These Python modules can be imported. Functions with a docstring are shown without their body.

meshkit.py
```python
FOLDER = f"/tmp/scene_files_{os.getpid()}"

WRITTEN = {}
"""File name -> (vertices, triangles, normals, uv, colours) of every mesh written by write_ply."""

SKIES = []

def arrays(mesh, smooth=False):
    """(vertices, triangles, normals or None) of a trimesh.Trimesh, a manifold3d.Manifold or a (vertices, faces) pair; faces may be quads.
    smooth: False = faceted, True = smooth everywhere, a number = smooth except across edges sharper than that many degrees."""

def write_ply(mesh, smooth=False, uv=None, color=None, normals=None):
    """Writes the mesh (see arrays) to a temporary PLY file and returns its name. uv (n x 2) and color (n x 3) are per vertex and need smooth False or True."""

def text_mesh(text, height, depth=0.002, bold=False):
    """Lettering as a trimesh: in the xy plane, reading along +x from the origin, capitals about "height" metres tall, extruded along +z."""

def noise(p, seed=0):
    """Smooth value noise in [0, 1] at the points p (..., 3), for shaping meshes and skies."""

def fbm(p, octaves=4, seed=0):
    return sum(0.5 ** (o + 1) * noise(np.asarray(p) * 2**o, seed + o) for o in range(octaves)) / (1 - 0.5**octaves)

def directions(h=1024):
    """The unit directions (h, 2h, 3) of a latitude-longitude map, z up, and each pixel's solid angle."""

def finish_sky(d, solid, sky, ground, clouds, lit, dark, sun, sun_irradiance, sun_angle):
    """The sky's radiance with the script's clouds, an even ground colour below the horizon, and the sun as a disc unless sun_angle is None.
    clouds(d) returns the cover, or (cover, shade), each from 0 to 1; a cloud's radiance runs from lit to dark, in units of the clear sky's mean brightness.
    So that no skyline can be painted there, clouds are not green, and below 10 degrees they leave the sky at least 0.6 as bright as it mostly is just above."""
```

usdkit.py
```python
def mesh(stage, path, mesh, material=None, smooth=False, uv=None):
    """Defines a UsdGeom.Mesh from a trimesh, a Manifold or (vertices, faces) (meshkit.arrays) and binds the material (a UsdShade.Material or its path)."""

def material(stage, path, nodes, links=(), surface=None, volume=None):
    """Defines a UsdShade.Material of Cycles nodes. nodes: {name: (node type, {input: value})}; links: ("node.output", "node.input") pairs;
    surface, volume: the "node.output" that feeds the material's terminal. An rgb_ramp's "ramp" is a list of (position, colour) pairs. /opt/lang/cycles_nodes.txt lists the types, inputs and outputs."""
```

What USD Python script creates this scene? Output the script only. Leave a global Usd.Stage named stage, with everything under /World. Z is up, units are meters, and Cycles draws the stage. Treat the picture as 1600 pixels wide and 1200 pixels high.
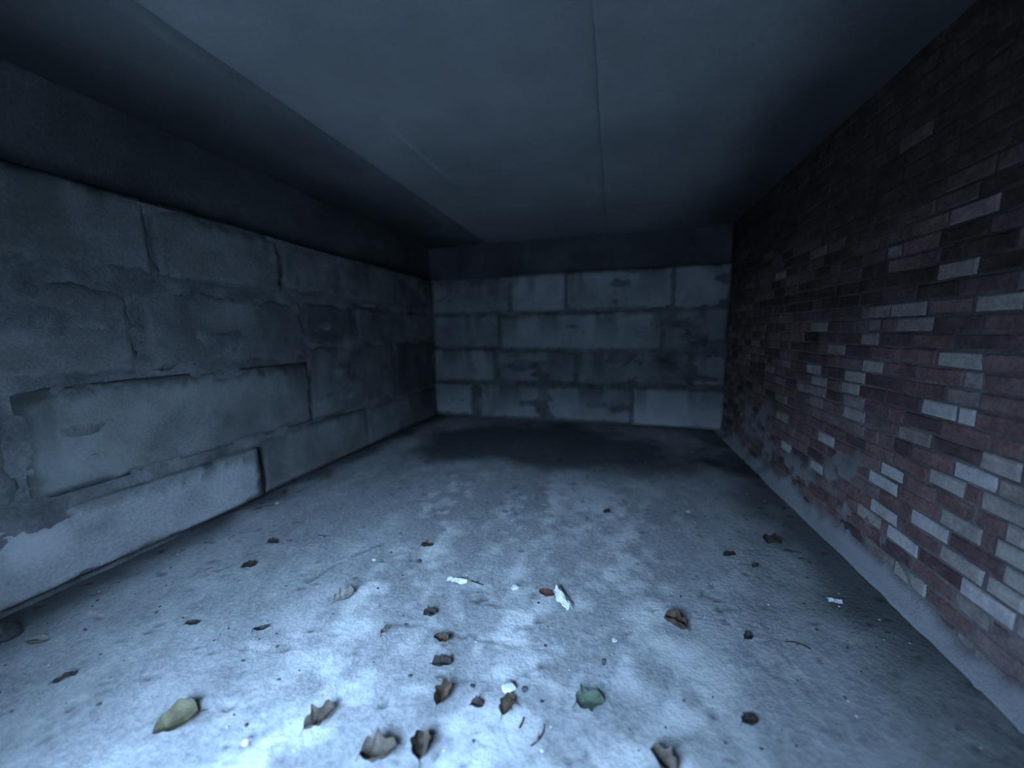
import math, random
import numpy as np, trimesh, usdkit, meshkit
from pxr import Usd, UsdGeom, UsdLux, UsdShade, Sdf, Gf, Vt
from meshkit import fbm, noise

stage = Usd.Stage.CreateInMemory()
UsdGeom.SetStageUpAxis(stage, UsdGeom.Tokens.z)
UsdGeom.SetStageMetersPerUnit(stage, 1.0)
UsdGeom.Xform.Define(stage, '/World')

# ---------------------------------------------------------------- camera, sky, exposure
EXPOSURE = 3.95
cam = UsdGeom.Camera.Define(stage, '/World/camera')
RIGHT = (0.96306, 0.26898, -0.01314)
DOWN = (0.02482, -0.13723, -0.99023)
FWD = (-0.26815, 0.95332, -0.13884)
EYE = (0.0, 0.0, 1.35)
M = Gf.Matrix4d(RIGHT[0], RIGHT[1], RIGHT[2], 0, -DOWN[0], -DOWN[1], -DOWN[2], 0,
                -FWD[0], -FWD[1], -FWD[2], 0, EYE[0], EYE[1], EYE[2], 1)
cam.AddTransformOp().Set(M)
cam.CreateHorizontalApertureAttr(36.0)
cam.CreateVerticalApertureAttr(27.0)
cam.CreateFocalLengthAttr(36.0 * 571.48 / 1600)
cam.CreateClippingRangeAttr(Gf.Vec2f(0.02, 200))
cam.CreateFStopAttr(0.55)
cam.CreateFocusDistanceAttr(1.9)
cam.CreateExposureAttr(EXPOSURE)

# overcast dusk sky, even all over
sky = UsdLux.DomeLight.Define(stage, '/World/sky')
sky.CreateColorAttr(Gf.Vec3f(0.385, 0.63, 1.0))
sky.CreateIntensityAttr(1.0)

# ---------------------------------------------------------------- dimensions (metres)
XL, XR, YB = -2.77, 1.395, 5.327          # faces of left, right and back wall
HT, HC = 2.188, 2.684                     # top of the block walls, underside of the ceiling
YF0, YF1 = -0.80, -0.14                   # front wall (behind the camera)
OX0, OX1, OZ = -1.45, -0.12, 2.08          # door opening in the front wall

# ---------------------------------------------------------------- materials
def mat(name, ramp, scale=3.0, detail=6, rough=0.9, bump=0.35, bump_scale=60, stretch=(1, 1, 1), fine=0.25, speck=0.0,
        dust=None, stain_shade=None, moss=0.0, spec=0.25, dist=0.02):
    n = {'geo': ('geometry', {}),
         'map': ('mapping', {'scale': stretch}),
         'n1': ('noise_texture', {'scale': scale, 'detail': detail, 'roughness': 0.6}),
         'r1': ('rgb_ramp', {'ramp': ramp}),
         'n2': ('noise_texture', {'scale': bump_scale, 'detail': 4.0, 'roughness': 0.65}),
         'm2': ('map_range', {'from_min': 0.25, 'from_max': 0.75, 'to_min': 1 - fine, 'to_max': 1 + fine}),
         'mul': ('mix', {'mix_type': 'multiply', 'fac': 1.0}),
         'bmp': ('bump', {'strength': bump, 'distance': dist}),
         'p': ('principled_bsdf', {'roughness': rough, 'specular_ior_level': spec})}
    l = [('geo.position', 'map.vector'), ('map.vector', 'n1.vector'), ('geo.position', 'n2.vector'),
         ('n1.fac', 'r1.fac'), ('n2.fac', 'm2.value'), ('r1.color', 'mul.color1'), ('m2.result', 'mul.color2'),
         ('n2.fac', 'bmp.height'), ('bmp.normal', 'p.normal')]
    out = 'mul.color'
    def mixin(key, fac, color, src=None):
        nonlocal out
        n[key] = ('mix', {'mix_type': 'mix', 'color2': color})
        l.extend([(out, key + '.color1'), (fac, key + '.fac')])
        out = key + '.color'
    if dust:
        n['ad'] = ('attribute', {'attribute': 'dust'})
        mixin('md', 'ad.fac', dust)
    if stain_shade:  # per-vertex darkening: stains and pits, and shade painted on ceiling and brick mortar
        n['aw'] = ('attribute', {'attribute': 'stain_shade'})
        mixin('mw', 'aw.fac', stain_shade)
    if moss:
        n['n3'] = ('noise_texture', {'scale': 2.1, 'detail': 5.0, 'roughness': 0.7})
        n['m3'] = ('map_range', {'from_min': 0.52, 'from_max': 0.72, 'to_min': 0.0, 'to_max': moss, 'clamp': True})
        l.extend([('geo.position', 'n3.vector'), ('n3.fac', 'm3.value')])
        mixin('mm', 'm3.result', (0.075, 0.085, 0.06))
    if speck:
        n['v'] = ('voronoi_texture', {'scale': 38.0})
        n['ms'] = ('map_range', {'from_min': 0.10, 'from_max': 0.17, 'to_min': speck, 'to_max': 0.0, 'clamp': True})
        n['n4'] = ('noise_texture', {'scale': 7.0, 'detail': 2.0})
        n['m4'] = ('map_range', {'from_min': 0.5, 'from_max': 0.6, 'to_min': 0.0, 'to_max': 1.0, 'clamp': True})
        n['mt'] = ('math', {'math_type': 'multiply'})
        l.extend([('geo.position', 'v.vector'), ('v.distance', 'ms.value'), ('geo.position', 'n4.vector'), ('n4.fac', 'm4.value'),
                  ('ms.result', 'mt.value1'), ('m4.result', 'mt.value2')])
        mixin('mk', 'mt.value', (0.09, 0.09, 0.09))
    l.append((out, 'p.base_color'))
    return usdkit.material(stage, '/World/Looks/' + name, n, l, surface='p.BSDF')

def g(v, r=1.0, b=1.0):
    return (v * r, v, v * b)

UsdGeom.Scope.Define(stage, '/World/Looks')
BLOCK = [mat('concrete_light', [(0.3, g(.30, 1.0, .98)), (0.5, g(.40, 1.0, .98)), (0.7, g(.48))], 2.5, moss=.25, dust=(.56, .56, .55), stain_shade=(.10, .105, .10)),
         mat('concrete_mid', [(0.3, g(.14, .98, .96)), (0.5, g(.20, 1.0, .97)), (0.7, g(.26))], 2.5, moss=.45, dust=(.34, .34, .335), stain_shade=(.08, .085, .08)),
         mat('concrete_dark', [(0.3, g(.09, .95, .95)), (0.5, g(.13, .97, .97)), (0.7, g(.19))], 2.5, moss=.5, dust=(.26, .26, .25), stain_shade=(.06, .065, .06))]
BACKB = [mat('back_concrete_light', [(0.3, g(.42)), (0.5, g(.52)), (0.7, g(.60))], 2.5, moss=.15, dust=(.62, .62, .61), stain_shade=(.16, .165, .16)),
         mat('back_concrete_mid', [(0.3, g(.30)), (0.5, g(.38)), (0.7, g(.46))], 2.5, moss=.25, dust=(.54, .54, .53), stain_shade=(.12, .125, .12)),
         mat('back_concrete_dark', [(0.3, g(.22)), (0.5, g(.28)), (0.7, g(.35))], 2.5, moss=.3, dust=(.42, .42, .41), stain_shade=(.10, .105, .10))]
MORTAR = mat('wall_mortar', [(0.3, g(.10)), (0.5, g(.19)), (0.7, g(.30))], 5, moss=.3, bump=.6)
BAND = mat('dark_band_concrete', [(0.3, g(.07)), (0.5, g(.10)), (0.7, g(.14))], 2.0)  # darker tone for the set-back upper course
CEIL = mat('ceiling_concrete', [(0.3, g(.24)), (0.5, g(.29)), (0.7, g(.34))], 1.3, fine=.08, bump=.1, stain_shade=(.045, .045, .045))
CEIL_DARK = mat('ceiling_concrete_dark', [(0.3, g(.135)), (0.5, g(.17)), (0.7, g(.205))], 1.3, fine=.08, bump=.1, stain_shade=(.035, .035, .035))  # darker tone for the left slab
FLOOR = mat('floor_concrete', [(0.3, g(.26)), (0.5, g(.33)), (0.7, g(.40))], 2.2, stretch=(1.3, .8, 1), fine=.3, bump=.4, bump_scale=38,
            speck=.35, dust=(.66, .66, .64), stain_shade=(.055, .055, .055), rough=.85)
GROUND = mat('outside_asphalt', [(0.3, g(.05)), (0.6, g(.075))], 3)
RENDERED = mat('outside_render', [(0.3, g(.09)), (0.6, g(.12))], 1)
BRICK_RED = [mat('red_brick_a', [(0.3, (0.139, 0.080, 0.078)), (0.5, (0.204, 0.119, 0.114)), (0.72, (0.291, 0.193, 0.181))], 9, fine=.35),
             mat('red_brick_b', [(0.3, (0.170, 0.092, 0.085)), (0.5, (0.240, 0.137, 0.127)), (0.72, (0.327, 0.214, 0.199))], 8, fine=.35),
             mat('red_brick_c', [(0.3, (0.089, 0.053, 0.055)), (0.5, (0.131, 0.080, 0.081)), (0.72, (0.197, 0.131, 0.127))], 10, fine=.35),
             mat('red_brick_d', [(0.3, (0.188, 0.130, 0.125)), (0.5, (0.260, 0.184, 0.177)), (0.72, (0.353, 0.272, 0.260))], 8, fine=.35)]
BRICK_SHADED = mat('shaded_brick', [(0.3, (.036, .025, .022)), (0.5, (.064, .043, .037)), (0.72, (.11, .078, .068))], 9, fine=.35)  # darker brick copy, painted shade for the upper courses
BRICK_PALE = [mat('pale_brick_a', [(0.3, (.42, .38, .375)), (0.5, (.61, .55, .54)), (0.72, (.70, .65, .63))], 9, fine=.2),
              mat('pale_brick_b', [(0.3, (.32, .275, .25)), (0.5, (.46, .395, .36)), (0.72, (.56, .50, .46))], 9, fine=.25),
              mat('pale_brick_c', [(0.3, (.24, .185, .17)), (0.5, (.33, .26, .24)), (0.72, (.44, .37, .34))], 11, fine=.3)]
BRICK_MORTAR = mat('brick_mortar', [(0.3, (.11, .092, .09)), (0.5, (.175, .152, .15)), (0.7, (.26, .235, .235))], 6, dust=(.40, .385, .395), stain_shade=(.035, .03, .028), bump=.6)
def leafmat(name, a, b):
    return mat(name, [(0.3, a), (0.7, b)], 30, rough=.7, bump=.3, bump_scale=150)
LEAF = {'brown': leafmat('leaf_brown', (0.046, 0.028, 0.016), (0.130, 0.089, 0.057)),
        'tan': leafmat('leaf_tan', (0.061, 0.046, 0.035), (0.162, 0.126, 0.101)),
        'olive': leafmat('leaf_olive', (0.072, 0.063, 0.032), (0.180, 0.158, 0.094)),
        'green': leafmat('leaf_green', (0.050, 0.072, 0.043), (0.158, 0.194, 0.144)),
        'dark': leafmat('leaf_dark', (0.022, 0.019, 0.018), (0.064, 0.053, 0.045)),
        'grey': leafmat('leaf_grey', (0.150, 0.128, 0.105), (0.375, 0.345, 0.307)),
        'red': leafmat('leaf_russet', (0.075, 0.026, 0.017), (0.150, 0.060, 0.038))}
PALE_STONE = mat('pale_stone', [(0.3, g(.6)), (0.7, g(.82))], 30)
DARK_STONE = mat('dark_stone', [(0.3, g(.06)), (0.7, g(.12))], 30)
PAPER = mat('pale_scrap', [(0.3, g(.65)), (0.7, g(.85))], 20, fine=.1)
TWIG = leafmat('twig_bark', (.03, .024, .018), (.09, .07, .05))

# ---------------------------------------------------------------- scene helpers
def numbered(path):
    if not stage.GetPrimAtPath(path):
        return path
    k = 1
    while stage.GetPrimAtPath(f'{path}_{k:03d}'):
        k += 1
    return f'{path}_{k:03d}'

def tag(prim, label=None, cat=None, group=None, kind=None):
    for k, v in (('label', label), ('category', cat), ('group', group), ('kind', kind)):
        if v:
            prim.SetCustomDataByKey(k, v)
    return prim

def thing(name, loc=(0, 0, 0), rz=0.0, **t):
    x = UsdGeom.Xform.Define(stage, numbered('/World/' + name))
    if loc != (0, 0, 0) or rz:
        x.AddTranslateOp().Set(Gf.Vec3d(*map(float, loc)))
        if rz:
            x.AddRotateZOp().Set(float(rz))
    return tag(x.GetPrim(), **t)

def part(parent, name, mesh, m, smooth=False, **t):
    p = usdkit.mesh(stage, numbered(f'{parent.GetPath()}/{name}'), mesh, m, smooth)
    return tag(p.GetPrim(), **t)

def primvar(prim, name, values):
    UsdGeom.PrimvarsAPI(prim).CreatePrimvar(name, Sdf.ValueTypeNames.FloatArray, 'vertex').Set(Vt.FloatArray.FromNumpy(np.asarray(values, np.float32)))

def grid_faces(nu, nv):
    i = np.arange(nu * nv).reshape(nu, nv)
    a, b, c, d = i[:-1, :-1].ravel(), i[1:, :-1].ravel(), i[1:, 1:].ravel(), i[:-1, 1:].ravel()
    return np.vstack([np.c_[a, b, c], np.c_[a, c, d]])

def box(x0, x1, y0, y1, z0, z1):
    b = trimesh.creation.box([x1 - x0, y1 - y0, z1 - z0])
    b.apply_translation([(x0 + x1) / 2, (y0 + y1) / 2, (z0 + z1) / 2])
    return b

def smoothstep(a, b, x):
    t = np.clip((x - a) / (b - a), 0, 1)
    return t * t * (3 - 2 * t)

# a wall frame: (s along the wall, z up, d out of the wall into the room) -> world
def left_frame(s, z, d): return np.stack([XL + d, s, z], -1)
def right_frame(s, z, d): return np.stack([XR - d, s, z], -1)
def back_frame(s, z, d): return np.stack([s, YB - d, z], -1)
FLIP = {left_frame: False, right_frame: True, back_frame: True}

def field(frame, s, z, d, skirt=None):
    """height field over a wall; skirt: depth to which the rim is pulled back, to give the piece its sides"""
    nu, nv = s.shape
    v = frame(s, z, d).reshape(-1, 3)
    f = grid_faces(nu, nv)
    if skirt is not None:
        i = np.arange(nu * nv).reshape(nu, nv)
        rim = np.concatenate([i[:, 0], i[-1, 1:], i[-2::-1, -1], i[0, -2:0:-1]])
        back = frame(s.ravel()[rim], z.ravel()[rim], np.full(len(rim), skirt))
        k = len(v) + np.arange(len(rim))
        rn, kn = np.roll(rim, -1), np.roll(k, -1)
        f = np.vstack([f, np.c_[rn, rim, k], np.c_[rn, k, kn]])
        v = np.vstack([v, back])
    if FLIP[frame]:
        f = f[:, ::-1]
    return v, f

def block(parent, frame, s0, s1, z0, z1, off, slope, m, seed, rag=(0.012, 0.012, 0.012, 0.012), patch=0.0):
    """one cast concrete wall block, with ragged arrises; rag = raggedness of (bottom, top, start, end)"""
    ns, nz = max(8, int((s1 - s0) / .022)), max(8, int((z1 - z0) / .022))
    u, w = np.meshgrid(np.linspace(0, 1, ns), np.linspace(0, 1, nz), indexing='ij')
    s, z = s0 + u * (s1 - s0), z0 + w * (z1 - z0)
    q = np.stack([s, z, np.full_like(s, seed * 3.1)], -1)
    n1 = fbm(q * 9, 4, seed) - .5
    n2 = fbm(q * 2.2, 3, seed + 5) - .5
    n3 = fbm(q * 24, 3, seed + 9)
    edge = np.minimum.reduce([(z - z0) / rag[0], (z1 - z) / rag[1], (s - s0) / rag[2], (s1 - s) / rag[3]])
    wear = smoothstep(0.0, 1.0, edge * .8 + (n3 - .66) * 2.2 + n2 * 1.5)
    d = off + slope * (s - s0) + n1 * .016 + n2 * .022 - (1 - wear) * .028
    pits = (noise(q * 14, seed + 3) > .93) * .016
    d = d - pits
    pr = part(parent, 'block', field(frame, s, z, d, -.16), m, smooth=True)
    dust = np.clip((fbm(q * 3.0, 4, seed + 20) - .47) * 3.2, 0, 1) * (.35 + patch)
    drips = smoothstep(.52, .66, fbm(np.stack([s * 5.5, z * .8, s * 0 + seed], -1), 3, seed + 31)) * smoothstep(z0, z1, z) * .6
    stain_shade = np.clip(drips + (1 - wear) * .55 + pits * 40, 0, 1)
    nskirt = len(pr.GetAttribute('points').Get()) - s.size
    primvar(pr, 'dust', np.r_[(dust * wear).ravel(), np.zeros(nskirt)])
    primvar(pr, 'stain_shade', np.r_[stain_shade.ravel(), np.full(nskirt, .5)])
    return pr

# ---------------------------------------------------------------- floor
fl = thing('floor', label='bare pale concrete floor with dusty streaks and small pits', kind='structure')
xs, ys = np.arange(XL - .35, XR + .3, .0125), np.arange(-.5, YB + .35, .0125)
X, Y = np.meshgrid(xs, ys, indexing='ij')
P = np.stack([X, Y, X * 0], -1)
Z = (fbm(P * 1.3, 3, 1) - .5) * .012 + (fbm(P * 7, 4, 2) - .5) * .007
trowel = fbm(np.stack([X * 9 + Y * 3, Y * 2.5 - X * 1.2, X * 0], -1), 4, 4)
Z += (trowel - .5) * .006
lump = smoothstep(.60, .78, fbm(P * 11 + 7, 3, 6)) * .004 * smoothstep(2.6, 1.2, Y)
Z += lump
pit = smoothstep(.78, .88, fbm(P * 19 + 3, 2, 8)) * .007
Z -= pit
def crack(pts, width, depth):
    global Z
    pts = np.array(pts, float)
    dmin = np.full(X.shape, 9.0)
    wob = (fbm(P * 6, 3, 12) - .5) * .10
    for a, b in zip(pts[:-1], pts[1:]):
        t = np.clip(((X - a[0]) * (b[0] - a[0]) + (Y - a[1]) * (b[1] - a[1])) / ((b - a) ** 2).sum(), 0, 1)
        dmin = np.minimum(dmin, np.hypot(X + wob - a[0] - t * (b[0] - a[0]), Y + wob - a[1] - t * (b[1] - a[1])))
    c = np.exp(-(dmin / width) ** 2)
    Z -= c * depth
    return c
c1 = crack([(-1.60, 1.48), (-1.57, 1.65), (-1.50, 1.80), (-1.40, 1.95)], .016, .010)
c2 = crack([(-1.0, 1.352), (-.70, 1.357), (-.40, 1.375), (-.15, 1.40)], .014, .006)
c3 = crack([(.55, 3.3), (.62, 2.4), (.70, 1.8), (.74, 1.4)], .02, .004)
Z -= Z.mean()
# dust, trodden and driven in along the length of the garage
st = fbm(np.stack([X * 5.0, Y * 1.5, X * 0], -1), 5, 21)
fine = fbm(P * 13, 4, 23)
def lane(x0, w, x1=None): return np.exp(-((X - (x0 + (0 if x1 is None else (x1 - x0) * np.clip(Y / 3, 0, 1)))) / w) ** 2)
lanes = lane(-.86, .22, -1.35) + 1.0 * lane(-.40, .20, -.62) + .65 * lane(.05, .40)
dust = np.clip((st - .40) * 2.2 + (fine - .5) * 2.4, 0, 1) * np.clip(.28 + .95 * lanes * smoothstep(3.5, 2.5, Y), 0, 1)
stain_shade = np.clip(pit / .007 * .5 + c1 * .5 + c2 * .35, 0, 1)
grime_shade = smoothstep(.26, .0, np.minimum(X - XL + .02, (XR - X) * .42) + (fbm(P * 4, 3, 33) - .5) * .25) * .78      # dirt along the walls, widened on the right as painted shade
stain_shade = np.clip(stain_shade + grime_shade, 0, 1)
# a darker patch at the far end, with an irregular outline of its own
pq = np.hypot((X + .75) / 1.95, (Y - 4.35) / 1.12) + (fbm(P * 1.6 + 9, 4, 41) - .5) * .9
stain_shade = np.clip(stain_shade + smoothstep(1.15, .60, pq) * .88, 0, 1)
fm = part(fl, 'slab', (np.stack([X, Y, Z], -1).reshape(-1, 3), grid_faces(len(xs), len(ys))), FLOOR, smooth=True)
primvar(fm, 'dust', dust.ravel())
primvar(fm, 'stain_shade', stain_shade.ravel())

# ---------------------------------------------------------------- left wall
wl = thing('wall_left', label='left wall of large grey cast concrete blocks with ragged mortar joints', kind='structure')
part(wl, 'core', box(XL - .45, XL - .17, YF0, YB + .45, -.1, HC + .2), MORTAR)
def mortar_bed(parent, frame, s0, s1, z0, z1, m, seed, base=-.020, amp=.08):
    ns, nz = int((s1 - s0) / .02), int((z1 - z0) / .02)
    s, z = np.meshgrid(np.linspace(s0, s1, ns), np.linspace(z0, z1, nz), indexing='ij')
    q = np.stack([s, z, s * 0 + seed], -1)
    d = base + (fbm(q * np.array([3.0, 7.0, 1]), 4, seed) - .5) * amp - .07 * smoothstep(.075, .045, z)
    return part(parent, 'mortar', field(frame, s, z, d), m, smooth=True)
mortar_bed(wl, left_frame, YF1, YB + .02, 0, HT - .03, MORTAR, 41)
j1, j2, j3, j4, j5 = .520, 1.123, 1.694, 1.255, 1.674
G = .012
LEFT = [  # s0, s1, z0, z1, proud, slope, tone, rag, patch
    (-.13, .70, .06, .46, -.01, 0, 1, (.02, .05, .012, .02), .1),
    (.72, 2.195, .055, .462, -.012, .045, 0, (.02, .06, .012, .03), .55),
    (2.24, 3.55, .045, j1 - .01, -.005, .02, 1, (.015, .02, .02, .015), .15),
    (3.57, 4.62, .045, j1 - .02, .0, .0, 1, (.015, .02, .015, .015), .1),
    (4.64, 5.36, .035, j1 - .01, .0, .0, 2, (.015, .02, .015, .015), .1),
    (-.13, 1.0, j1 + G, j2 - .03, -.012, .0, 1, (.02, .06, .015, .03), .15),
    (1.02, 2.78, j1 + G, j2 - .02, .0, .008, 1, (.025, .05, .03, .02), .45),
    (2.80, 4.20, j1 + G, j4 - .01, -.01, .0, 1, (.015, .02, .015, .02), .15),
    (4.22, 5.36, j1 + G, j4 - .01, -.006, .0, 2, (.015, .02, .02, .02), .1),
    (-.13, 1.55, j2 + G, j3 - .02, -.016, .0, 1, (.03, .05, .02, .03), .1),
    (1.565, 2.78, j2 + G, j3 - .015, -.008, .0, 1, (.03, .03, .03, .02), .2),
    (2.80, 3.5, j4 + G, j5 - .012, -.012, .0, 2, (.02, .02, .02, .02), .1),
    (3.515, 5.36, j4 + G, j5 - .012, -.006, .0, 1, (.02, .02, .02, .02), .1),
    (-.13, 1.67, j3 + G, HT, .0, .0, 1, (.04, .03, .02, .015), .2),
    (1.68, 2.58, j3 + G, HT - .005, .008, .0, 1, (.03, .05, .015, .02), .45),
    (2.60, 3.31, j3 + G, HT - .012, -.012, .0, 1, (.03, .03, .02, .02), .2),
    (3.34, 4.30, j3 + G, HT - .01, .004, .0, 1, (.03, .02, .02, .02), .3),
    (4.32, 5.36, j3 + G, HT - .02, -.006, .0, 2, (.03, .03, .02, .02), .1)]
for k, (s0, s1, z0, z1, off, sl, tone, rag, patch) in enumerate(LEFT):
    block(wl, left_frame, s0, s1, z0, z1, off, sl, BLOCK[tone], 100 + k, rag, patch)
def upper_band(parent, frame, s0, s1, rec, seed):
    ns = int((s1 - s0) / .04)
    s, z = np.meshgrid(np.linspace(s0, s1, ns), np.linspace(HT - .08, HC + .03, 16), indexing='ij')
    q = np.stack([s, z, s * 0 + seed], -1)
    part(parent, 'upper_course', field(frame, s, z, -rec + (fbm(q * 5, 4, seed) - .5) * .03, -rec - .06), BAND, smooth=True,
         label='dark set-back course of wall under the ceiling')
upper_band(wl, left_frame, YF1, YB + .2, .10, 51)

# ---------------------------------------------------------------- back wall
wb = thing('wall_back', label='back wall of weathered grey cast concrete blocks', kind='structure')
part(wb, 'core', box(XL - .45, XR + .45, YB + .17, YB + .45, -.1, HC + .2), MORTAR)
mortar_bed(wb, back_frame, XL - .02, XR + .02, 0, HT - .03, MORTAR, 61)
b1, b2, b3 = .580, 1.085, 1.635
BACK = [
    (-2.80, -2.15, .04, b1 - .02, .012, 0, 1, (.04, .02, .015, .02), .5),
    (-2.06, .235, .03, b1 - .005, -.004, 0, 1, (.03, .03, .06, .015), .35),
    (.27, 1.41, .03, b1 - .02, .022, 0, 0, (.015, .02, .02, .015), .45),
    (-2.80, -1.76, b1 + G, b2 + .02, .006, 0, 1, (.02, .02, .02, .03), .35),
    (-1.745, -.545, b1 + G, b2 - .0, -.014, 0, 2, (.03, .03, .03, .02), .15),
    (-.515, .98, b1 + G, b2 - .01, -.016, 0, 2, (.03, .02, .02, .02), .1),
    (.995, 1.41, b1 + G, b2 - .02, -.01, 0, 1, (.03, .02, .015, .02), .1),
    (-2.80, -1.70, b2 + .02 + G, b3, -.006, 0, 2, (.02, .02, .02, .02), .2),
    (-1.685, .62, b2 + G, b3 - .01, .004, 0, 1, (.02, .03, .02, .02), .35),
    (.635, 1.41, b2 + G, b3, -.014, 0, 2, (.02, .02, .02, .02), .1),
    (-2.80, -1.52, b3 + G, HT - .05, -.012, 0, 2, (.02, .04, .02, .03), .1),
    (-1.50, -.69, b3 + G, HT + .005, .004, 0, 1, (.02, .03, .02, .012), .55),
    (-.675, .72, b3 + G, HT, -.006, 0, 1, (.02, .02, .012, .02), .2),
    (.735, 1.41, b3 + G, HT, -.008, 0, 1, (.02, .02, .02, .02), .1)]
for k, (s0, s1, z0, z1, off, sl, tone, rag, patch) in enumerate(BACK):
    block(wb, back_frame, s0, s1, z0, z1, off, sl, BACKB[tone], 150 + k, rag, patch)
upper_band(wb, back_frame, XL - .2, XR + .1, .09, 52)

# ---------------------------------------------------------------- right wall of bricks
wr = thing('wall_right', label='right wall of dark red bricks with scattered pale bricks', kind='structure')
part(wr, 'core', box(XR + .06, XR + .4, YF0, YB + .45, -.1, HC + .2), BRICK_MORTAR)
ns, nz = int((YB + .1 - YF1) / .018), int((HC + .05) / .018)
s, z = np.meshgrid(np.linspace(YF1, YB + .1, ns), np.linspace(-.02, HC + .03, nz), indexing='ij')
q = np.stack([s, z, s * 0], -1)
rn = fbm(q * 6, 4, 71)
low = smoothstep(.14, .03, z + (fbm(q * 3, 3, 72) - .5) * .20 + (fbm(q * 12, 3, 73) - .5) * .12)                     # mortar dropped along the foot of the wall
blob = np.exp(-(((s - 2.72) / .26) ** 2 + ((z - .30) / .13) ** 2)) + .8 * np.exp(-(((s - 3.4) / .5) ** 2 + ((z - .22) / .13) ** 2)) \
    + .7 * np.exp(-(((s - 4.4) / .6) ** 2 + ((z - .42) / .18) ** 2)) + .35 * smoothstep(.60, .75, fbm(q * 2.3, 4, 74)) * smoothstep(1.4, .3, z)
smear = np.clip(low * 1.0 + blob * smoothstep(.42, .60, rn * .55 + fbm(q * 15, 3, 78) * .45) * 1.0, 0, 1.1)
foot = smoothstep(.06, .0, z + (rn - .5) * .05) * (.03 + .03 * smoothstep(2.2, 3.6, s))
d = -.006 + (rn - .5) * .012 + smear * .026 + foot
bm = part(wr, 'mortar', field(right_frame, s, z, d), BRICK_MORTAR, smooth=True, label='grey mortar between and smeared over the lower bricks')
primvar(bm, 'dust', np.clip(smear * 1.1, 0, 1).ravel())
primvar(bm, 'stain_shade', np.clip((z - 1.25) / 1.0 + (fbm(q * 2, 3, 77) - .5) * .9, 0, .9).ravel())  # mortar darkened upwards, shade painted in to go with the bricks

PALE_AT = """1.397,1.557,14.88,1 1.588,1.755,16.69,2 1.453,1.588,12.10,0 1.390,1.450,12.26,0 1.385,1.500,13.16,2 1.388,1.450,13.9,2 1.80,1.935,13.9,1 1.905,2.055,12.93,1 1.933,2.070,12.06,1
1.870,2.030,10.22,1 1.530,1.680,10.25,2 2.072,2.220,7.48,0 2.570,2.730,7.50,1 2.610,2.780,9.25,2 2.255,2.402,12.99,1 2.187,2.335,12.06,1 2.190,2.320,11.22,2
2.207,2.347,10.2,2 2.067,2.210,14.80,2 2.235,2.390,16.61,2 1.845,1.958,15.76,2 2.600,2.715,12.9,2 1.605,1.748,7.55,0 1.640,1.808,6.67,0 1.387,1.520,8.43,1
1.294,1.437,9.34,0 1.238,1.352,10.24,1 1.205,1.332,8.41,1 2.140,2.268,4.75,0 1.622,1.780,4.78,0 1.705,1.855,3.72,1 2.485,2.620,4.85,0 1.412,1.568,5.77,0
1.313,1.457,6.66,1 1.288,1.438,4.87,1 1.513,1.670,3.83,0 1.197,1.255,7.63,1 1.187,1.275,6.69,1 1.175,1.240,5.87,1 1.191,1.349,3.90,0 1.243,1.362,2.93,2
1.173,1.280,4.79,1 1.460,1.610,2.0,1 1.276,1.340,1.1,2 1.310,1.452,17.56,1 1.456,1.600,19.45,2"""
H = 1.35
rng = random.Random(7)
PITCH, COURSE = .165 * H, .915 * .0615 * H
rows = {}
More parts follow.
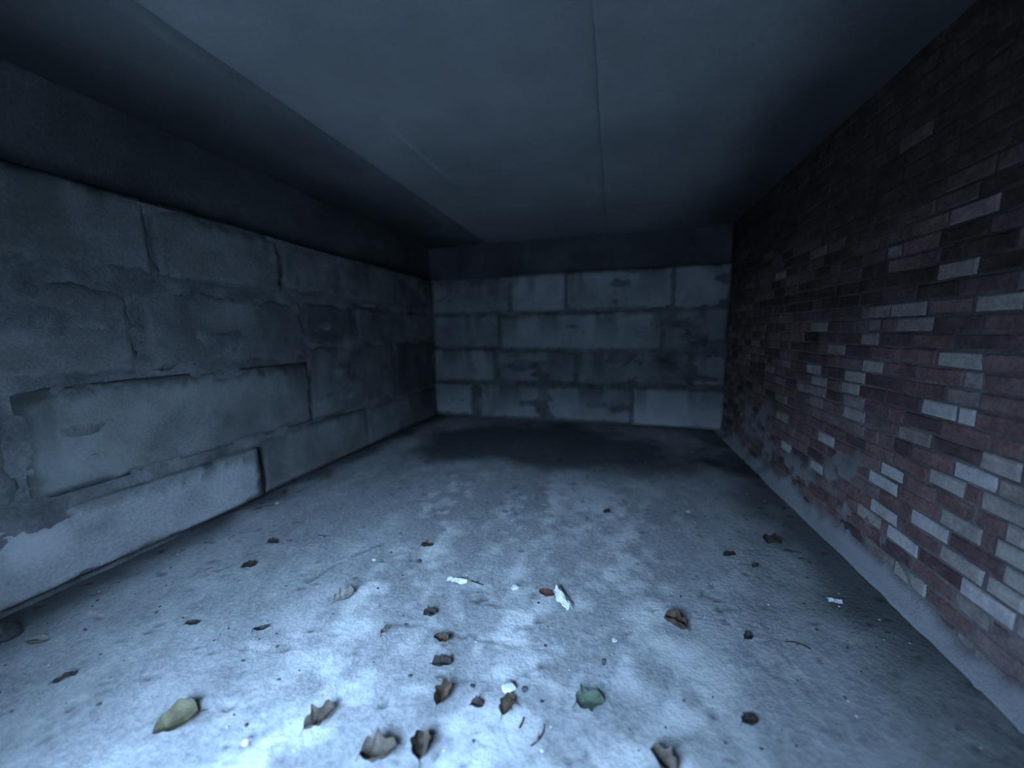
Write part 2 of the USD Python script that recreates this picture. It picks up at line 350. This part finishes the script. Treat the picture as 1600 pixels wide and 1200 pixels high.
for t in PALE_AT.split():
    a, b, k, v = t.split(',')
    k = round((float(k) - 1.10) / .915)
    rows.setdefault(k, []).append((float(a) * H, float(b) * H, int(v)))
bricks = []        # s0, s1, course, material
NC = int((HC - .04) / COURSE) + 1
for k in range(NC):
    fixed = sorted(rows.get(k, []))
    clean = []
    for a, b, v in fixed:
        if clean and a < clean[-1][1] + .004:
            a = clean[-1][1] + .004
        if b - a > .04:
            clean.append((a, b, v))
    at, end = YF1 - rng.random() * PITCH, YB + .02
    def fill(a, b):
        while b - a > .03:
            n = max(1, round((b - a) / PITCH))
            w = (b - a) / n
            if rng.random() < .22 and b - a > PITCH * 1.4:
                w = PITCH * .52
            elif n > 1:
                w = min(w * rng.uniform(.94, 1.06), b - a)
            if b - a - w < .03: w = b - a
            r = rng.random()
            kk = (b'\x00\x00\x00\x01\x01\x01\x02\x02\x03\x03')[rng.randrange(10)]
            m = BRICK_RED[kk] if r > .035 else BRICK_PALE[2]
            top_shade = (.04 + k * COURSE - 1.25) / 1.0 + .9 * (noise([a * 1.7, k * .35, 0]) - .5) - rng.random()      # shade painted into the brick colours, stronger in the upper courses
            if top_shade > 0: m = BRICK_SHADED
            elif top_shade > -.4: m = BRICK_RED[2]
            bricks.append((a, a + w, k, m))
            a += w
    for a, b, v in clean:
        fill(at, a)
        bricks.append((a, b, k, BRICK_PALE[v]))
        at = b
    fill(at, end)

def brick_mesh(a, b, k, r):
    j = .005
    z0 = .04 + k * COURSE + (k * 0)
    z1 = z0 + COURSE - 2 * j
    a, b = a + j, b - j
    tilt = r.uniform(-.002, .002)
    d = r.uniform(-.003, .004)
    c = r.uniform(.005, .009)
    jt = lambda: r.uniform(-.003, .003)
    S, Zc = [a, b, b, a], [z0, z0 + tilt, z1 + tilt, z1]
    v = []
    for i in range(4):
        v.append((S[i], Zc[i], -.03))
    ring = [(S[i] + jt() * .6, Zc[i] + jt() * .6) for i in range(4)]
    for i in range(4):
        v.append((*ring[i], d - c * .9))
    sg = [(1, 1), (-1, 1), (-1, -1), (1, -1)]
    for i in range(4):
        v.append((ring[i][0] + sg[i][0] * (c + abs(jt())), ring[i][1] + sg[i][1] * (c * .8 + abs(jt()) * .6), d + jt() * .5))
    v.append(((a + b) / 2 + jt(), (z0 + z1) / 2 + jt(), d + jt() * .6))
    f = []
    for lo in (0, 4):
        for i in range(4):
            n = (i + 1) % 4
            f += [(lo + i, lo + n, lo + 4 + n), (lo + i, lo + 4 + n, lo + 4 + i)]
    for i in range(4):
        f.append((8 + i, 8 + (i + 1) % 4, 12))
    v = np.array(v)
    w = right_frame(v[:, 0], v[:, 1], v[:, 2])
    return trimesh.Trimesh(w, np.array(f)[:, ::-1], process=False)

R = np.array([RIGHT, DOWN, FWD])
def seen(a, b, k):
    """size of a brick face as the photograph's camera sees it, 0 outside the frame"""
    zc = .04 + (k + .5) * COURSE
    c = R @ (np.array([XR, (a + b) / 2, zc]) - EYE)
    if c[2] < .2: return 0
    u, v = 800 + 571 * c[0] / c[2], 600 + 571 * c[1] / c[2]
    if not (-60 < u < 1680 and -30 < v < 1260): return 0
    return (b - a) * COURSE * (XR / np.linalg.norm([XR, (a + b) / 2, zc - 1.35])) / c[2] ** 2
order = sorted(range(len(bricks)), key=lambda i: -seen(*bricks[i][:3]))
single = set(order[:299])
rest = {}
for i, (a, b, k, m) in enumerate(bricks):
    me = brick_mesh(a, b, k, random.Random(1000 + i))
    if i in single:
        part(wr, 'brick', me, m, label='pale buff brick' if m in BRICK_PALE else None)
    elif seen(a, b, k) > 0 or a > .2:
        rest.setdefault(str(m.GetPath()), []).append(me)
# the smaller, farther bricks as one part with a material per brick colour
allm = [x for key in rest for x in rest[key]]
joined = trimesh.util.concatenate(allm)
far = part(wr, 'brickwork', joined, BRICK_RED[0], kind='stuff', label='smaller far dark red bricks of the same wall')
at = 0
for key in rest:
    nf = sum(len(x.faces) for x in rest[key])
    sub = UsdGeom.Subset.Define(stage, str(far.GetPath()) + '/subset_' + key.rsplit('/', 1)[1])
    sub.CreateElementTypeAttr('face'); sub.CreateFamilyNameAttr('materialBind')
    sub.CreateIndicesAttr(Vt.IntArray(list(range(at, at + nf))))
    UsdShade.MaterialBindingAPI.Apply(sub.GetPrim()).Bind(UsdShade.Material.Get(stage, key))
    at += nf

# ---------------------------------------------------------------- ceiling of precast slabs
ce = thing('ceiling', label='flat grey precast concrete slabs with long open seams', kind='structure')
part(ce, 'core', box(XL - .45, XR + .45, YF0, YB + .45, HC + .12, HC + .3), MORTAR)
def slab(x0, x1, dz, marks, seed, m, chamfer=.02, depth=.02):
    xs = [x0, x0 + .002, x0 + chamfer] + sorted(np.r_[np.linspace(x0 + .08, x1 - .08, 26), marks, np.array(marks) - .03, np.array(marks) + .03]) + [x1 - chamfer, x1 - .002, x1]
    prof = []
    for i, x in enumerate(xs):
        zz = HC + dz
        if i in (1, len(xs) - 2): zz += depth
        if i in (0, len(xs) - 1): zz += depth * 1.3
        for mk in marks:
            if abs(x - mk) < .003: zz -= .004
        prof.append((x, zz))
    prof = np.array(prof)
    ys = np.linspace(YF1, YB + .2, 60)
    A, B = np.meshgrid(np.arange(len(prof)), np.arange(60), indexing='ij')
    x, zz, y = prof[A, 0], prof[A, 1], ys[B]
    q = np.stack([x, y, x * 0 + seed], -1)
    zz = zz + (fbm(q * 1.2, 3, seed) - .5) * .012
    x = x + (fbm(q * np.array([0, 2.5, 1]), 3, seed + 3) - .5) * .008
    x_, y_ = x.copy(), y
    pr = part(ce, 'slab', (np.stack([x, y, zz], -1).reshape(-1, 3), grid_faces(len(prof), 60)[:, ::-1]), m, smooth=True)
    # shade painted into the slab colour along the side walls
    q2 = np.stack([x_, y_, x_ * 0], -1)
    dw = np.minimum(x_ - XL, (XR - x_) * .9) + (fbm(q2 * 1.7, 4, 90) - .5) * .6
    primvar(pr, 'stain_shade', (smoothstep(.95, .1, dw) * .8).ravel())
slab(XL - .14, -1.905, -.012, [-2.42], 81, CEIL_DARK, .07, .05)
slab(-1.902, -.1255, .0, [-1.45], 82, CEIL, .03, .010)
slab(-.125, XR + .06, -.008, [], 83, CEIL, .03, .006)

# ---------------------------------------------------------------- front wall with the open doorway, behind the camera
wf = thing('wall_front', label='front wall around the open doorway', kind='structure')
part(wf, 'pier', box(XL - .45, OX0, YF0, YF1, -.1, HC + .3), RENDERED)
part(wf, 'pier', box(OX1, XR + .4, YF0, YF1, -.1, HC + .3), RENDERED)
part(wf, 'lintel', box(OX0, OX1, YF0, YF1, OZ, HC + .3), RENDERED)
# the yard outside and the building across it, unseen and sized to hide the low sky
gr = thing('ground', label='grey asphalt yard outside the doorway', kind='structure')
part(gr, 'paving', box(-14, 14, -9, -.45, -.12, -.03), GROUND)
yb = thing('building', label='unseen plain building across the yard, sized to hide the low sky', cat='building', kind='structure')
part(yb, 'facade', box(-12, 12, -6.9, -6.4, -.1, 3.35), RENDERED)
part(yb, 'parapet', box(-12.1, 12.1, -6.95, -6.33, 3.35, 3.5), GROUND)

# ---------------------------------------------------------------- litter on the floor
def fz(x, y):
    i, k = int((x - xs0) / .0125), int((y - ys0) / .0125)
    return float(Z[max(0, i - 2):i + 3, max(0, k - 2):k + 3].max())
xs0, ys0 = XL - .35, -.5

def leaf_mesh(length, width, lobes, curl, seed, thick=.0012):
    """a dry curled leaf lying along +x, stalk end at x=0"""
    r = random.Random(seed)
    nu, nv = 22, 13
    u, w = np.meshgrid(np.linspace(0, 1, nu), np.linspace(-1, 1, nv), indexing='ij')
    outline = np.sin(np.pi * np.clip(u, 0, 1) ** .8) ** .55 * (1 + lobes * np.sin(u * np.pi * 5 + r.random()) * .35) + .02
    x = u * length + np.abs(w) * lobes * length * .10 * np.sin(u * 9)
    y = w * outline * width / 2
    q = np.stack([x * 28, y * 28, x * 0 + seed], -1)
    z = curl * (np.abs(w) ** 1.7) * outline * width * .55 + curl * .25 * length * (u - .45) ** 2 * 2 + (fbm(q, 3, seed) - .5) * .030 * (.4 + curl)
    y = y * (1 - .22 * curl * np.abs(w))
    z = z - z.min() + .0015
    top = np.stack([x, y, z], -1).reshape(-1, 3)
    f = grid_faces(nu, nv)
    bot = top - [0, 0, thick]
    i = np.arange(nu * nv).reshape(nu, nv)
    rim = np.concatenate([i[:, 0], i[-1, 1:], i[-2::-1, -1], i[0, -2:0:-1]])
    rn_, k = np.roll(rim, -1), nu * nv
    v = np.vstack([top, bot])
    f = np.vstack([f, f[:, ::-1] + k, np.c_[rn_, rim, rim + k], np.c_[rn_, rim + k, rn_ + k]])
    return v, f, top[i[:, nv // 2]]

def tube(pts, r0, r1, n=6):
    pts = np.asarray(pts, float)
    t = np.gradient(pts, axis=0); t /= np.linalg.norm(t, axis=1, keepdims=True)
    a = np.cross(t, [0, 0, 1.0]); a /= np.maximum(np.linalg.norm(a, axis=1, keepdims=True), 1e-9)
    b = np.cross(a, t)
    rr = np.linspace(r0, r1, len(pts))[:, None, None]
    th = np.linspace(0, 2 * np.pi, n, endpoint=False)
    ring = pts[:, None] + rr * (np.cos(th)[None, :, None] * a[:, None] + np.sin(th)[None, :, None] * b[:, None])
    v = ring.reshape(-1, 3)
    f = []
    for i in range(len(pts) - 1):
        for k in range(n):
            p, q_ = i * n + k, i * n + (k + 1) % n
            f += [(p, q_, q_ + n), (p, q_ + n, p + n)]
    v = np.vstack([v, pts[:1], pts[-1:]])
    for k in range(n):
        f += [((k + 1) % n, k, len(v) - 2), ((len(pts) - 1) * n + k, (len(pts) - 1) * n + (k + 1) % n, len(v) - 1)]
    return v, np.array(f)

def leaf(x, y, rz, length, width, color, label, lobes=.5, curl=.6, seed=0, stalk=.16, group=None):
    t = thing('leaf', (x, y, fz(x, y)), rz, label=label, cat='leaf', group=group)
    v, f, rib = leaf_mesh(length, width, lobes, curl, seed)
    mid = np.array([length / 2, 0, 0])
    part(t, 'blade', (v - mid, f), LEAF[color], smooth=True)
    r = rib - mid + [0, 0, .0008]
    part(t, 'midrib', tube(r[::3], .0016, .0006), TWIG if color != 'dark' else LEAF['dark'], smooth=True)
    s0 = r[0]
    st = np.array([s0 + np.array([-stalk * length * k, .12 * stalk * length * math.sin(k * 2 + seed), -(s0[2] - .002) * min(1, k * 1.3)]) for k in np.linspace(0, 1, 6)])
    part(t, 'stalk', tube(st, .0016, .0010), TWIG, smooth=True)
    return t

def stone(x, y, size, m, label, seed, name='stone', cat='stone', flat=.55, rz=0, stretch=1.0, group=None):
    s_ = trimesh.creation.icosphere(2, 1.0)
    v = s_.vertices * (1 + (fbm(s_.vertices * 1.4 + seed * 3.3, 3, seed)[:, None] - .5) * 1.1)
    v = v * [size / 2 * stretch, size / 2, size / 2 * flat]
    v[:, 2] = np.maximum(v[:, 2], -size * .16)
    v[:, 2] -= v[:, 2].min()
    p = usdkit.mesh(stage, numbered('/World/' + name), (v, s_.faces), m, 35)
    p.AddTranslateOp().Set(Gf.Vec3d(x, y, fz(x, y) - .001)); p.AddRotateZOp().Set(float(rz))
    tag(p.GetPrim(), label=label, cat=cat, group=group)

def scrap(x, y, rz, l, w, label, seed, h=.02):
    """a crumpled scrap of pale stiff paper, creased along its length"""
    nu, nv = 18, 10
    u, v_ = np.meshgrid(np.linspace(-.5, .5, nu), np.linspace(-.5, .5, nv), indexing='ij')
    q = np.stack([u * 6, v_ * 5, u * 0 + seed], -1)
    e = 1 + (fbm(np.stack([u * 9, u * 0, u * 0 + seed], -1), 2, seed) - .5) * .9
    x_, y_ = u * l, v_ * w * e * (1 - 1.2 * np.abs(u) ** 2.2)
    zz = h * (1 - np.abs(v_) * 1.7) + (fbm(q, 3, seed) - .5) * h * 1.3
    zz = zz - zz.min() + .002
    top = np.stack([x_, y_, zz], -1).reshape(-1, 3)
    i = np.arange(nu * nv).reshape(nu, nv); k = nu * nv
    rim = np.concatenate([i[:, 0], i[-1, 1:], i[-2::-1, -1], i[0, -2:0:-1]]); rn_ = np.roll(rim, -1)
    f = grid_faces(nu, nv)
    f = np.vstack([f, f[:, ::-1] + k, np.c_[rn_, rim, rim + k], np.c_[rn_, rim + k, rn_ + k]])
    p = usdkit.mesh(stage, numbered('/World/paper_scrap'), (np.vstack([top, top - [0, 0, .0012]]), f), PAPER, 40)
    p.AddTranslateOp().Set(Gf.Vec3d(x, y, fz(x, y))); p.AddRotateZOp().Set(float(rz))
    tag(p.GetPrim(), label=label, cat='scrap')

def twig(x, y, rz, l, bend, label, seed, r=.003, kids=1):
    t = thing('twig', (x, y, fz(x, y) + r * .8), rz, label=label, cat='twig')
    k = np.linspace(-.5, .5, 9)
    pts = np.stack([k * l, bend * l * (k ** 2 * 4 - 1) * .5, .004 * (1 - 4 * k ** 2)], -1)
    part(t, 'stem', tube(pts, r, r * .6), TWIG, smooth=True)
    for n in range(kids):
        b0 = pts[3 + 2 * n]
        part(t, 'side_shoot', tube(np.array([b0, b0 + [.08 * l, .10 * l * (-1) ** n, .003], b0 + [.2 * l, .17 * l * (-1) ** n, .001]]), r * .7, r * .4), TWIG, smooth=True)

leaf(-1.459, .748, 230, .120, .125, 'olive', 'large olive-yellow dry leaf with thin stalk, alone at the front left', .25, .45, 1, .3)
leaf(-.965, .880, 60, .100, .082, 'tan', 'grey-brown curled lobed leaf left of the brown leaves at the front', .6, .8, 2)
leaf(-.700, .840, 20, .110, .085, 'tan', 'biggest brown crumpled leaf, at the very front of the floor', .6, .9, 3)
leaf(-.575, .895, 110, .085, .075, 'tan', 'rounded brown leaf just right of the biggest crumpled one', .3, .9, 4, .2)
leaf(-.58, 1.065, 80, .085, .062, 'brown', 'upright-lying brown leaf behind the two front leaves', .5, .9, 5)
leaf(-.653, 1.196, 10, .080, .058, 'dark', 'dark pointed leaf between two brown ones in one column', .5, .6, 6)
leaf(-.705, 1.302, 170, .070, .055, 'brown', 'small brown leaf just behind the dark pointed leaf', .5, .7, 7)
leaf(-.826, 1.422, 35, .060, .050, 'dark', 'small dark folded leaf farthest back of the front column', .4, .9, 8)
leaf(-.343, 1.101, 75, .075, .058, 'brown', 'brown heart-shaped leaf just in front of a white chip', .4, .7, 9)
leaf(-.060, 1.199, 30, .100, .085, 'green', 'pale green lobed leaf lying alone right of centre', .8, .35, 10, .2)
leaf(.299, 1.651, 160, .098, .080, 'brown', 'brown curled ring-like leaf on the right half of the floor', .4, 1.0, 11)
leaf(.177, 1.050, 140, .085, .070, 'tan', 'brown leaf cut by the front edge, right of the green leaf', .5, .9, 12)
leaf(-1.309, 1.411, 55, .100, .080, 'grey', 'pale greyish curled leaf left of the long white scrap', .6, .9, 13)
leaf(-.310, 1.706, 175, .080, .052, 'red', 'russet brown leaf touching the white paper scrap', .4, .8, 14)
leaf(-2.46, .838, 15, .100, .050, 'grey', 'pale narrow leaf flat beside the left wall', .2, .3, 15)
leaf(-2.084, .748, 50, .062, .042, 'dark', 'dark narrow leaf between the pale leaf and the olive leaf', .2, .7, 16)
leaf(-2.041, 1.483, 20, .075, .058, 'dark', 'dark leaf scrap nearer of two along the left wall', .4, .8, 17)
leaf(-2.123, 1.72, 30, .065, .045, 'dark', 'dark leaf scrap farther of two along the left wall', .4, .8, 18)
leaf(-1.893, 1.085, 20, .062, .030, 'dark', 'thin dark leaf sliver, left one of a side-by-side pair', .2, .6, 19)
leaf(-1.545, 1.146, 45, .060, .030, 'dark', 'thin dark leaf sliver, right one of a side-by-side pair', .2, .6, 20)
leaf(.985, 2.50, 150, .100, .080, 'dark', 'dark crumpled leaf nearest the foot of the brick wall', .5, .9, 21)
leaf(.699, 2.318, 15, .075, .050, 'dark', 'dark flat leaf left of the one by the bricks', .4, .6, 22)
leaf(.807, 2.232, 40, .046, .034, 'dark', 'tiny dark leaf in front of two dark leaves by the bricks', .3, .7, 23)
leaf(-1.128, 1.952, 30, .080, .060, 'brown', 'faded brown leaf at the edge of the dim far floor', .4, .5, 24)
leaf(-.452, 1.075, 10, .046, .034, 'dark', 'small dark leaf between two brown leaves', .4, .7, 25)
leaf(-.986, 1.293, 95, .065, .030, 'grey', 'small grey leaf sliver left of the small brown leaf', .2, .5, 26)
leaf(.476, 1.255, 25, .055, .045, 'dark', 'dark leaf fragment low on the right half of the floor', .5, .7, 27)
leaf(.60, 1.665, 35, .048, .036, 'dark', 'small dark leaf right of the curled ring-like leaf', .4, .7, 28)
leaf(-.027, 2.672, 0, .052, .042, 'dark', 'lone small dark leaf far back on the lit floor', .4, .7, 29)
scrap(-.222, 1.690, 125, .150, .055, 'white crumpled paper scrap casting a dark shadow', 31, .035)
scrap(-.801, 1.690, 0, .115, .036, 'long flat white paper scrap on the left of the far litter', 32, .014)
scrap(1.085, 2.02, 0, .060, .028, 'little white paper scrap with a twig, by the brick wall', 33, .012)
twig(1.17, 1.99, -12, .09, .2, 'dark twig beside the little white scrap', 1)
twig(-.219, 1.042, 70, .085, .35, 'dark curved twig in front of the green leaf', 2)
twig(-.281, 1.064, 80, .04, .15, 'very short straight dark twig left of the curved one', 3, .0035, 0)
twig(.787, 1.672, 172, .09, .25, 'thin dark twig lying level on the right half of the floor', 4)
twig(-.69, 1.70, -12, .08, .1, 'dark twig under the end of the long white scrap', 5, .004)
stone(-.481, 1.72, .042, PALE_STONE, 'white stone between the two paper scraps', 1, 'stone')
stone(-.358, 1.17, .040, PALE_STONE, 'flat white chip behind the heart-shaped leaf', 2, 'stone', rz=20, stretch=1.3)
stone(-.30, 1.185, .022, DARK_STONE, 'small dark stone right behind the flat white chip', 3)
stone(-1.098, 1.795, .028, DARK_STONE, 'round dark stone in front of the faded leaf', 4)
stone(-1.364, 1.733, .026, PALE_STONE, 'small white stone left of the round dark stone', 5)
stone(-1.154, .762, .026, PALE_STONE, 'white stone between the olive leaf and the grey-brown leaf', 6)
stone(-.012, 1.378, .030, DARK_STONE, 'dark elongated stone behind the green leaf', 7, stretch=.6)
stone(.56, 2.84, .036, PALE_STONE, 'white stone farthest back on the right of the floor', 8)
stone(1.013, 2.62, .03, PALE_STONE, 'white stone behind the dark leaf by the bricks', 9)
stone(-2.655, .800, .12, DARK_STONE, 'dark lump at the foot of the left wall', 10, 'dark_lump', 'dirt', .8, 30)  # dark lump in the near left corner
stone(.03, 1.50, .022, PALE_STONE, 'small white stone left of the curled ring-like leaf', 11)
stone(-2.60, 2.18, .03, PALE_STONE, 'small white stone below the joint in the left wall', 12)
# grit: crumbs of mortar and dirt that nobody could count
rg = np.random.default_rng(5)
def grit(kinds):
    base = trimesh.creation.icosphere(0, 1.0)
    V, F, at, sub = [], [], 0, []
    for m, n, seed, smin, smax in kinds:
        r = np.random.default_rng(seed)
        f0 = len(F) * len(base.faces)
        for k in range(n):
            x, y = r.uniform(XL + .08, XR - .08), .45 + 4.2 * r.random() ** 1.5
            s_ = r.uniform(smin, smax)
            v = base.vertices * r.uniform(.6, 1.3, (len(base.vertices), 1)) * [s_ * r.uniform(.7, 1.5), s_, s_ * .55]
            i, j = int((x - xs0) / .0125), int((y - ys0) / .0125)
            V.append(v + [x, y, Z[i, j] + s_ * .3]); F.append(base.faces + at); at += len(base.vertices)
        sub.append((m, f0, len(F) * len(base.faces)))
    p = usdkit.mesh(stage, '/World/grit', (np.vstack(V), np.vstack(F)), kinds[0][0])
    for m, a, b in sub:
        g_ = UsdGeom.Subset.Define(stage, '/World/grit/subset_' + m.GetPath().name)
        g_.CreateElementTypeAttr('face'); g_.CreateFamilyNameAttr('materialBind')
        g_.CreateIndicesAttr(Vt.IntArray(list(range(a, b))))
        UsdShade.MaterialBindingAPI.Apply(g_.GetPrim()).Bind(m)
    tag(p.GetPrim(), label='dark and white crumbs of dirt and mortar scattered over the floor', cat='grit', kind='stuff')
grit([(DARK_STONE, 260, 3, .003, .008), (PALE_STONE, 200, 4, .002, .005)])
